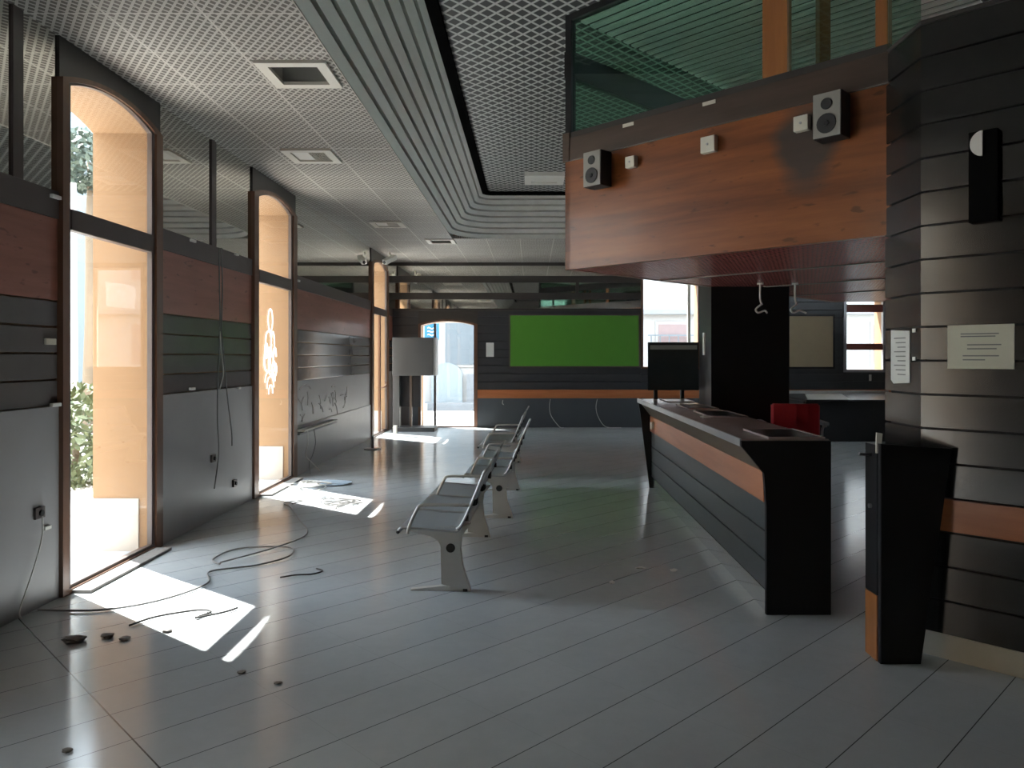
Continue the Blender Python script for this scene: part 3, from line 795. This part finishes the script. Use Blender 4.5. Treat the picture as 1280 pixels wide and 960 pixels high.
for dx, dy, lab in ((.225, 2.28, 'middle perforated metal waiting bench, behind the nearest one'), (.20, 4.62, 'farthest perforated metal waiting bench, nearest the far wall')):
    c = copy_tree(bench); c.location = (bench.location.x + dx, bench.location.y + dy, 0); c['label'] = lab

# ------------------------------------------------------------------ far end: kiosk, boards, papers
t = empty('info_kiosk', (-2.45, 15.9, 0), 'grey metal kiosk cabinet on a post beside the far glass door', 'kiosk')
MB().box(-2.88, -2.03, 15.75, 16.05, 1.16, 1.95, bev=.01).build('cabinet', 'kiosk', t)
MB().box(-2.03, -1.985, 15.76, 16.20, 1.16, 1.95, bev=.005).build('side_plate', 'kiosk_light', t)
MB().box(-2.88, -2.74, 15.8, 16.0, .08, 1.16, bev=.006).build('post', 'kiosk', t)
MB().box(-2.74, -2.32, 15.95, 16.02, .5, 1.16, bev=.006).build('rear_panel', 'black_matt', t)
MB().box(-2.55, -2.50, 15.93, 15.99, .08, 1.16).build('pipe', 'brown', t)
MB().box(-2.88, -2.0, 15.7, 16.25, 0, .085, bev=.008).build('base', 'kiosk', t)
t = empty('green_board', (.96, YF-.03, 1.33), 'large plain green board on the far wall', 'board')
MB().box(-.46, 2.36, YF-.028, YF-.002, 1.345, 2.455).build('board', 'green', t)
MB().ring(rect(-.49, 2.39, 1.315, 2.485), rect(-.46, 2.36, 1.345, 2.455), YF-.036, YF-.002, 'y').build('rim', 'frame_dark', t)
t = empty('beige_board', (6.1, YF-.03, 1.31), 'beige notice board on the dark wall behind the red chair', 'board')
MB().box(5.66, 6.62, YF-.03, YF-.002, 1.33, 2.44).build('board', 'board', t)
MB().ring(rect(5.62, 6.66, 1.29, 2.48), rect(5.66, 6.62, 1.33, 2.44), YF-.04, YF-.002, 'y').build('rim', 'black_matt', t)
t = MB().box(-.99, -.82, YF-.008, YF-.001, 1.55, 1.86).build('wall_paper', 'paper'); tag(t, 'small white sheet on the far wall right of the glass door', 'paper')
t = MB().box(7.42, 7.47, YF-.02, YF+.001, 1.02, 1.16, bev=.004).build('window_handle', 'white'); tag(t, 'small white handle on the wall under the red-barred far window', 'handle')
def cable(name, pts, r, mat, label, group=None, sm=6):
    o = MB().tube(pts, r, 6, sm).build(name, mat); return tag(o, label, 'cable', group)
cable('wall_cable', [(.42, YF-.02, .62), (.40, YF-.05, .45), (.44, YF-.08, .25), (.62, YF-.14, .02), (.70, YF-.2, .012)], 0.0068, 'cable_white', 'left white cable hanging from the orange rail on the far wall', 'far wall cables')
cable('wall_cable', [(1.45, YF-.02, .62), (1.42, YF-.05, .45), (1.46, YF-.08, .25), (1.62, YF-.14, .03), (1.95, YF-.2, .012)], 0.0068, 'cable_white', 'right white cable hanging from the orange rail near the counter', 'far wall cables')
cable('wall_cable', [(-.62, YF-.03, .60), (-.63, YF-.04, .53), (-.60, YF-.04, .50)], 0.0068, 'cable_white', 'short white cable stub under the orange rail beside the door', 'far wall cables')

# right back office: desk, chair
t = empty('office_desk', (6.3, 15, 0), 'black office desk with pale rear edge below the beige board', 'desk')
MB().box(5.0, 7.6, 13.8, 16.15, .73, .77, bev=.004).build('desk_top', 'black', t)
MB().box(5.02, 7.58, 13.9, 13.94, .0, .73).build('front_board', 'black_matt', t)
for x in (5.0, 7.56): MB().box(x, x+.04, 13.95, 16.1, 0, .73).build('side_board', 'black_matt', t)
MB().box(5.0, 7.6, 16.15, 16.2, .72, .83, bev=.003).build('rear_edge', 'alu', t)
o = MB().prism([(5.72, 15.9), (6.50, 15.95), (5.84, 13.9), (5.06, 13.9)], .7705, .776, 'z').build('plan_sheet', 'paper'); tag(o, 'large pale sheet lying on the black desk', 'paper')
def chair():
    cx, cy = 2.42, 6.95
    T = Matrix.Translation((cx, cy, 0)) @ Matrix.Rotation(math.radians(-8), 4, 'Z') @ Matrix.Diagonal((.86, .92, 1, 1))
    t = empty('office_chair', (cx, cy, 0), 'red fabric office chair behind the counter', 'chair')
    bk = [(-.25, .02), (-.23, -.01), (-.12, -.035), (0, -.045), (.12, -.035), (.23, -.01), (.25, .02)]
    m_ = MB(T)
    m_.prism(bk + [(p[0]*.98, p[1]+.055) for p in bk[::-1]], .70, 1.12, 'z', bev=.012); m_.build('backrest', 'red', t)
    MB(T).box(-.25, .25, .06, .52, .60, .68, bev=.025).build('seat', 'red', t)
    MB(T).tube([(0, .03, .85), (0, .06, .70), (0, .12, .59), (0, .25, .59)], .02, 8, 4).build('back_bar', 'black_matt', t)
    for s_ in (-1, 1):
        a = MB(T).tube([(s_*.24, .22, .62), (s_*.31, .22, .66), (s_*.32, .20, .88), (s_*.32, .05, .92), (s_*.32, .38, .92)], .013, 8, 4).build('armrest', 'alu', t)
        MB(T).box(s_*.32-.03, s_*.32+.03, .03, .36, .92, .95, bev=.008).build('arm_pad', 'steel', a)
    MB(T).disc((0, .27, .09), .03, .50, 'z').build('column', 'steel', t)
    for k in range(5):
        an = 2*math.pi*k/5; ex, ey = .28*math.cos(an), .27 + .28*math.sin(an)
        l = MB(T).tube([(0, .27, .11), (ex, ey, .075)], [.025, .016], 8).build('base_leg', 'black_matt', t)
        MB(T).blob((ex, ey, .028), (.028, .028, .028), 2).build('caster', 'rubber', l)
chair()

# ------------------------------------------------------------------ left wall fittings
def at(px, y_): return 2897.5 / (664 - px)                    # depth of a point on the left wall seen at column px
def lz(px, py): return 1.55 + (446 - py) / 950 * at(px, 0)
for px, py, w_, lab in ((65, 246, .045, 'white clip on the dark band left of the nearest window'), (238, 301, .045, 'white clip on the dark band right of the nearest window'), (293, 318, .04, 'white clip on the dark band left of the second window'),
                        (65, 506, .045, 'white clip on the panel edge left of the nearest window'), (237, 486, .045, 'white clip on the panel edge right of the nearest window'), (296, 485, .03, 'white clip on the panel edge left of the second window'), (371, 351, .04, 'white clip on the dark band right of the second window')):
    y, z = at(px, 0), lz(px, py)
    o = MB().box(XL+.012, XL+.035, y-w_, y+w_, z-.012, z+.012, bev=.004).build('wall_clip', 'white'); tag(o, lab, 'clip', 'white clips on the left wall')
y, z = at(61, 0), lz(61, 427); o = MB().box(XL, XL+.018, y-.05, y+.05, z-.02, z+.02, bev=.004).build('wall_switch', 'cream'); tag(o, 'small pale switch on the slats left of the nearest window', 'switch')
def outlet(px, py, lab):
    y, z = at(px, 0), lz(px, py); t = empty('wall_socket', (XL+.012, y, z), lab, 'socket', 'sockets on the lower left wall')
    MB().box(XL+.012, XL+.03, y-.045, y+.045, z-.035, z+.035, bev=.004).build('plate', 'frame_dark', t)
    MB().disc((XL+.03, y, z), .018, .012, 'x', 12).build('plug_face', 'rubber', t)
    return y, z
y, z = outlet(45, 641, 'dark socket with white cable left of the nearest window')
cable('wall_cable', [(XL+.04, y, z-.02), (XL+.05, y-.02, z-.15), (XL+.04, y-.10, z-.35), (XL+.035, y-.2, .06), (XL+.06, y-.22, .012)], 0.0043, 'cable_white', 'white cable drooping from the socket left of the nearest window')
o = MB().box(XL+.012, XL+.03, at(56,0)-.04, at(56,0)+.02, .47, .49).build('wall_clip', 'white'); tag(o, 'small white clip low on the panel beside the nearest window', 'clip', 'white clips on the left wall')
outlet(264, 573, 'dark socket under the hanging cables between the windows'); outlet(291, 604, 'dark low socket left of the second window')
y0 = at(268, 0)
cable('wall_cable', [(XL+.045, y0, 2.60), (XL+.05, y0, 2.2), (XL+.05, y0+.01, 1.8), (XL+.05, y0-.04, 1.3), (XL+.05, y0-.05, .95), (XL+.05, y0-.02, .62), (XL+.05, y0-.12, .30)], 0.0062, 'cable_grey', 'grey cable hanging from the mirror bar between the windows, left strand', 'cables hanging between the windows')
cable('wall_cable', [(XL+.06, y0+.02, 2.60), (XL+.065, y0+.03, 2.2), (XL+.06, y0+.03, 1.8), (XL+.06, y0+.12, 1.35), (XL+.06, y0+.18, 1.1), (XL+.06, y0+.27, .80), (XL+.06, y0+.28, .66)], 0.0062, 'cable_grey', 'grey cable hanging from the mirror bar between the windows, right strand', 'cables hanging between the windows')
cable('wall_cable', [(XL+.05, y0+.01, 1.8), (XL+.07, y0-.01, 1.6), (XL+.07, y0+.04, 1.4), (XL+.06, y0-.02, 1.24)], 0.0056, 'cable_white', 'short white cable loop tangled in the hanging cables between the windows', 'cables hanging between the windows')
# exposed wall with glue marks, trunking shelf and cables between second and third windows
gl = MB(); rnd = random.Random(3)
for _ in range(26):
    y = rnd.uniform(10.0, 12.6); z = rnd.uniform(.72, 1.02) if rnd.random() < .8 else rnd.uniform(.7, 1.15)
    a = rnd.uniform(0, 3.14); l = rnd.uniform(.05, .16)
    gl.tube([(XL-.0125, y - l*math.cos(a), z - l*math.sin(a)*.7), (XL-.0125, y + .03, z + .02), (XL-.0125, y + l*math.cos(a), z + l*math.sin(a)*.7)], .007, 8, 3)
gl.build('glue_mark', 'glue', wl)
t = empty('wall_shelf', (XL+.05, 10.7, .57), 'long pale trunking shelf low on the wall past the second window', 'shelf')
MB().box(XL+.008, XL+.11, 9.86, 11.55, .575, .60, bev=.004).build('trunking', 'white_paint', t)
MB().box(XL+.008, XL+.05, 9.86, 11.75, .53, .555, bev=.003).build('lower_rail', 'cable_grey', t)
cable('wall_cable', [(XL+.08, 10.1, .575), (XL+.09, 10.08, .40), (XL+.07, 10.05, .25), (XL+.12, 10.2, .12), (XL+.2, 10.25, .012)], 0.0068, 'cable_white', 'white cable hanging from the pale trunking shelf', 'cables under the trunking shelf')
cable('wall_cable', [(XL+.09, 10.35, .575), (XL+.11, 10.36, .38), (XL+.10, 10.25, .22), (XL+.10, 10.1, .14), (XL+.16, 9.95, .012)], 0.0050, 'cable_grey', 'thin grey cable hanging behind the white one under the trunking shelf', 'cables under the trunking shelf')
# security camera near the far window
t = empty('security_camera', (-2.78, 15.0, 3.45), 'white security camera under the ceiling beside the far arched window', 'camera')
MB().tube([(-2.80, 15.05, CZ), (-2.80, 15.05, 3.52)], .018, 10).build('mount', 'white', t)
mb = MB(Matrix.Translation((-2.76, 14.95, 3.47)) @ Matrix.Rotation(math.radians(25), 4, 'X') @ Matrix.Rotation(math.radians(-25), 4, 'Z'))
mb.box(-.05, .05, -.22, .14, -.045, .05, bev=.012); cb = mb.build('camera_body', 'white', t)
mb = MB(Matrix.Translation((-2.76, 14.95, 3.47)) @ Matrix.Rotation(math.radians(25), 4, 'X') @ Matrix.Rotation(math.radians(-25), 4, 'Z'))
mb.disc((0, -.235, 0), .032, .02, 'y'); mb.build('lens', 'rubber', t)
# post base by the third window
t = empty('barrier_base', (-2.66, 12.75, 0), 'round metal post base on the floor before the far arched window', 'post base')
MB().disc((-2.66, 12.75, 0), .15, .02, 'z', 24, .13).build('base_disc', 'steel', t)
MB().tube([(-2.66, 12.75, .02), (-2.66, 12.75, .24)], .022, 10).build('stub', 'steel', t)
o = MB().box(-2.79, -2.72, 15.35, 15.45, 0, .16, bev=.006).build('floor_box', 'white_paint'); tag(o, 'small pale box on the floor beside the kiosk base', 'box')

# floor cables and debris near the first window
cable('floor_cable', [(-3.0, 4.62, .012), (-2.62, 4.62, .012), (-2.35, 4.80, .012), (-2.20, 5.15, .012), (-2.30, 5.45, .012), (-2.02, 5.62, .012), (-1.86, 5.85, .02), (-1.97, 6.15, .012), (-2.35, 6.10, .012), (-2.42, 5.78, .012), (-2.30, 5.62, .02)], 0.0068, 'cable_grey', 'grey cable looping over the sunlit floor by the nearest window', 'cables on the floor')
cable('floor_cable', [(-2.30, 5.62, .03), (-2.05, 6.05, .03), (-1.95, 6.6, .012), (-2.2, 7.2, .012), (-2.45, 7.75, .012), (-2.6, 8.0, .012), (-2.45, 8.15, .012), (-2.5, 7.95, .012)], 0.0062, 'cable_grey', 'dark grey cable running along the left wall towards the second window', 'cables on the floor')
cable('floor_cable', [(-1.75, 5.30, .012), (-1.66, 5.36, .012), (-1.55, 5.38, .012), (-1.50, 5.46, .012), (-1.56, 5.52, .012)], 0.0056, 'cable_black', 'short black cable end beside the sun patch', 'cables on the floor')
cable('floor_cable', [(-2.30, 4.35, .012), (-2.22, 4.50, .012), (-2.02, 4.62, .012), (-1.93, 4.58, .012), (-1.98, 4.48, .012), (-1.85, 4.58, .012), (-1.80, 4.66, .012)], 0.0062, 'cable_black', 'black cable scrap among the debris before the sun patch', 'cables on the floor')
for k, (x, y, r, lab) in enumerate(((-2.48, 4.13, .058, 'largest dark debris lump on the floor left of the sun patch'), (-2.34, 4.20, .036, 'dark debris lump right of the largest lump'), (-2.05, 4.28, .028, 'small dark pebble of debris near the black cable scrap'), (-2.22, 4.16, .03, 'flat dark debris chip between the lumps'),
                                   (-1.42, 3.72, .022, 'small dark crumb below the sun patch'), (-1.20, 3.60, .018, 'tiny dark crumb right of the sun patch strip'), (-1.82, 2.98, .02, 'dark crumb on the floor at lower left'))):
    o = MB().blob((x, y, r*.32), (r, r*.8, r*.36), 2, .25).build('debris_lump', 'stone'); tag(o, lab, 'debris', 'debris on the floor')
rb_ = MB(); rnd = random.Random(8)
for _ in range(60):
    y = rnd.uniform(5.0, 6.1); rb_.blob((-2.98 + rnd.uniform(-.03, .04), y, .012), (rnd.uniform(.01, .03), rnd.uniform(.01, .03), .012), 1, .2)
tag(rb_.build('rubble', 'stone'), 'grey rubble crumbs along the sill of the nearest window', 'rubble', kind='stuff')
# tangle in the second sun patch
def tangle(name, cx, cy, rx, ry, n, r, mat, lab, grp, seed, hmax=.05):
    q = random.Random(seed); pts = []
    for k in range(n):
        a = k * 2.1 + q.uniform(-.7, .7); s_ = q.uniform(.3, 1)
        pts.append((cx + rx*s_*math.cos(a), cy + ry*s_*math.sin(a), r + q.uniform(0, hmax)))
    return cable(name, pts, r, mat, lab, grp, 5)
tangle('cable_tangle', -1.98, 7.95, .24, .25, 26, 0.0043, 'cable_grey', 'tangled grey cable bundle in the sun patch of the second window', None, 5)
tangle('cable_tangle', -2.62, 8.95, .30, .35, 26, 0.0050, 'cable_white', 'tangle of white cable on the floor under the second window', None, 6, .07)
o = MB().blob((-2.42, 9.25, .02), (.22, .16, .02), 3, .18).build('plastic_film', 'plastic_blue'); tag(o, 'crumpled bluish plastic film on the floor by the second window', 'plastic')
for k, (x, y, lab) in enumerate(((.80, 5.55, 'larger white crumb on the floor before the counter'), (1.03, 5.50, 'white crumb on the floor nearest the counter plinth'), (.55, 5.20, 'small white crumb left of the larger crumb'))):
    o = MB().blob((x, y, .008), (.035 - .008*k, .02, .009), 2, .3).build('paper_crumb', 'paper'); tag(o, lab, 'paper', 'white crumbs on the floor')

# ------------------------------------------------------------------ outside
struct(MB().box(-60, 60, -40, 80, -.32, -.30).build('ground', 'pave'), 'pale sunlit street outside', 'street')
struct(MB().box(-9.0, -3.5, -10, 30, -.31, -.02).build('ground', 'pave'), 'pale sunlit pavement outside the left windows', 'pavement')
struct(MB().box(-9.0, 12, 17.1, 22, -.31, -.02).build('ground', 'pave'), 'pale sunlit forecourt outside the far door', 'pavement')
def building(name, lab, x0, x1, y0, y1, h, face, rows, cols, wmat, mat, skip=()):
    t = empty(name, ((x0+x1)/2, (y0+y1)/2, -.3), lab, 'building', 'buildings across the street')
    MB().box(x0, x1, y0, y1, -.3, h).build('wall', mat, t)
    MB().box(x0-.2, x1+.2, y0-.2, y1+.2, h, h+.25).build('roof', 'facade_grey', t)
    for r in range(rows):
        for c in range(cols):
            z = 1.2 + r*3.0; u = (c + .5) / cols
            if face == 'y':
                x = x0 + u*(x1-x0); f = MB().box(x-.6, x+.6, y0-.05, y0+.05, z, z+1.6).build('window', 'facade', t)
                MB().box(x-.5, x+.5, y0-.07, y0-.04, z+.08, z+1.5).build('pane', wmat, f)
            else:
                y = y0 + u*(y1-y0); f = MB().box(x1-.05, x1+.05, y-.6, y+.6, z, z+1.6).build('window', 'facade', t)
                MB().box(x1+.04, x1+.07, y-.5, y+.5, z+.08, z+1.5).build('pane', wmat, f)
    return t
building('street_building', 'pale blue building seen through the nearest arched window', -22, -12.2, 19, 30, 8.5, 'y', 2, 4, 'window_dark', 'facade_blue')
building('street_building', 'added unseen cream building that shapes the reflection on the column', -24, -14, -18, 4.5, 11, 'x', 3, 6, 'window_dark', 'facade_cream')  # out of view; added to block sky and warm the column's reflection
tb = building('street_building', 'white building with pink shutters seen through the window above the counter', 1.2, 19, 27, 36, 10, 'y', 3, 7, 'pink', 'facade')
MB().box(1.2, 19, 26.7, 27, 3.05, 3.2).build('ledge', 'facade_grey', tb)
rl = MB()
for k in range(6): rl.box(4.2+k*.32, 4.24+k*.32, 26.72, 26.76, 1.75, 2.3)
rl.box(4.1, 5.95, 26.71, 26.77, 2.28, 2.33); rl.build('railing', 'window_dark', tb)
td = building('street_building', 'white building with grey arched doorway seen through the far glass door', -9.5, .6, 26, 35, 9, 'y', 2, 5, 'window_dark', 'facade')
MB().prism(arch(-3.4, -2.35, -.1, 1.0, .35), 25.9, 26.05, 'y').build('arched_doorway', 'facade_blue', td)
MB().box(-2.2, -1.0, 25.88, 26.0, -.1, .95).build('panel', 'facade_grey', td)
MB().box(-4.5, .2, 25.6, 26.0, -.3, .0).build('step', 'facade_grey', td)
t = empty('street_sign', (-3.0, 20.2, 1.5), 'blue street sign board seen at the top of the far glass door', 'sign')
MB().box(-2.84, -2.45, 20.2, 20.23, 2.0, 2.44, bev=.01).build('sign_face', 'blue', t)
st = MB()
for zz in (2.13, 2.22, 2.31): st.tube([(-2.76 + .04*q, 20.195, zz + .022*math.sin(q*1.6)) for q in range(7)], .012, 6)
st.build('sign_mark', 'white', t)
MB().tube([(-2.88, 20.25, -.02), (-2.88, 20.25, 2.5)], .03, 10).build('sign_post', 'steel', t)
t = empty('lamp_post', (-7.0, 11.6, 0), 'white street post seen through the nearest arched window', 'post')
MB().tube([(-7.0, 11.6, -.02), (-7.0, 11.6, 1.2), (-7.0, 11.6, 4.2)], [.09, .07, .05], 12).build('pole', 'white', t)
MB().disc((-7.0, 11.6, -.02), .16, .12, 'z', 16, .1).build('pole_base', 'white_paint', t)
def plant(name, lab, c, r, n, sz, mat, trunk_h, tr):
    t = empty(name, (c[0], c[1], -.02), lab, 'tree' if trunk_h > 1 else 'bush')
    MB().leaves(c, r, n, sz).build('foliage', mat, t)
    MB().tube([(c[0], c[1], -.02), (c[0]+.05, c[1], c[2]*.6), (c[0], c[1]+.05, c[2])], [tr, tr*.8, tr*.4], 8, 3).build('trunk', 'bark', t)
plant('street_bush', 'green bush outside the nearest arched window', (-5.65, 9.35, .55), (.75, .8, .68), 2600, .06, 'leaf', .5, .05)
plant('street_tree', 'leafy street tree outside the nearest arched window', (-9.1, 15.6, 5.55), (.95, .95, .62), 1800, .10, 'leaf_dark', 4, .12)

# ------------------------------------------------------------------ light, camera, view
wd = bpy.data.worlds.new('sky'); S.world = wd; wd.use_nodes = True
nt = wd.node_tree; bg = nt.nodes['Background']
bg.inputs[0].default_value = (.80, .90, 1.0, 1); bg.inputs[1].default_value = 5.2
sun = bpy.data.lights.new('sun', 'SUN'); so = bpy.data.objects.new('sun', sun); COL.objects.link(so)
sun.energy = 16; sun.angle = math.radians(.53); sun.color = (1, .96, .90)
so.rotation_euler = Vector((1.37, -1.04, -2.39)).to_track_quat('-Z', 'Y').to_euler()
so.location = (-10, 20, 20)
cam = bpy.data.cameras.new('camera'); co = bpy.data.objects.new('camera', cam); COL.objects.link(co)
co.location = (0, 0, 1.55); co.rotation_euler = (math.pi/2, 0, 0)
cam.sensor_width = 36; cam.lens = 950/1280*36
cam.shift_x = -24/1280; cam.shift_y = -34/1280
cam.clip_start = .05; cam.clip_end = 300
S.camera = co
S.view_settings.view_transform = 'Standard'; S.view_settings.look = 'None'
S.view_settings.gamma = 1; S.view_settings.use_curve_mapping = False
S.view_settings.exposure = 1.2
cy = S.cycles
cy.use_denoising = True
try: cy.denoiser = 'OPENIMAGEDENOISE'
except Exception: pass
cy.max_bounces = 14; cy.diffuse_bounces = 7; cy.glossy_bounces = 6; cy.transparent_max_bounces = 12; cy.transmission_bounces = 6
cy.sample_clamp_indirect = 8
cy.caustics_reflective = True
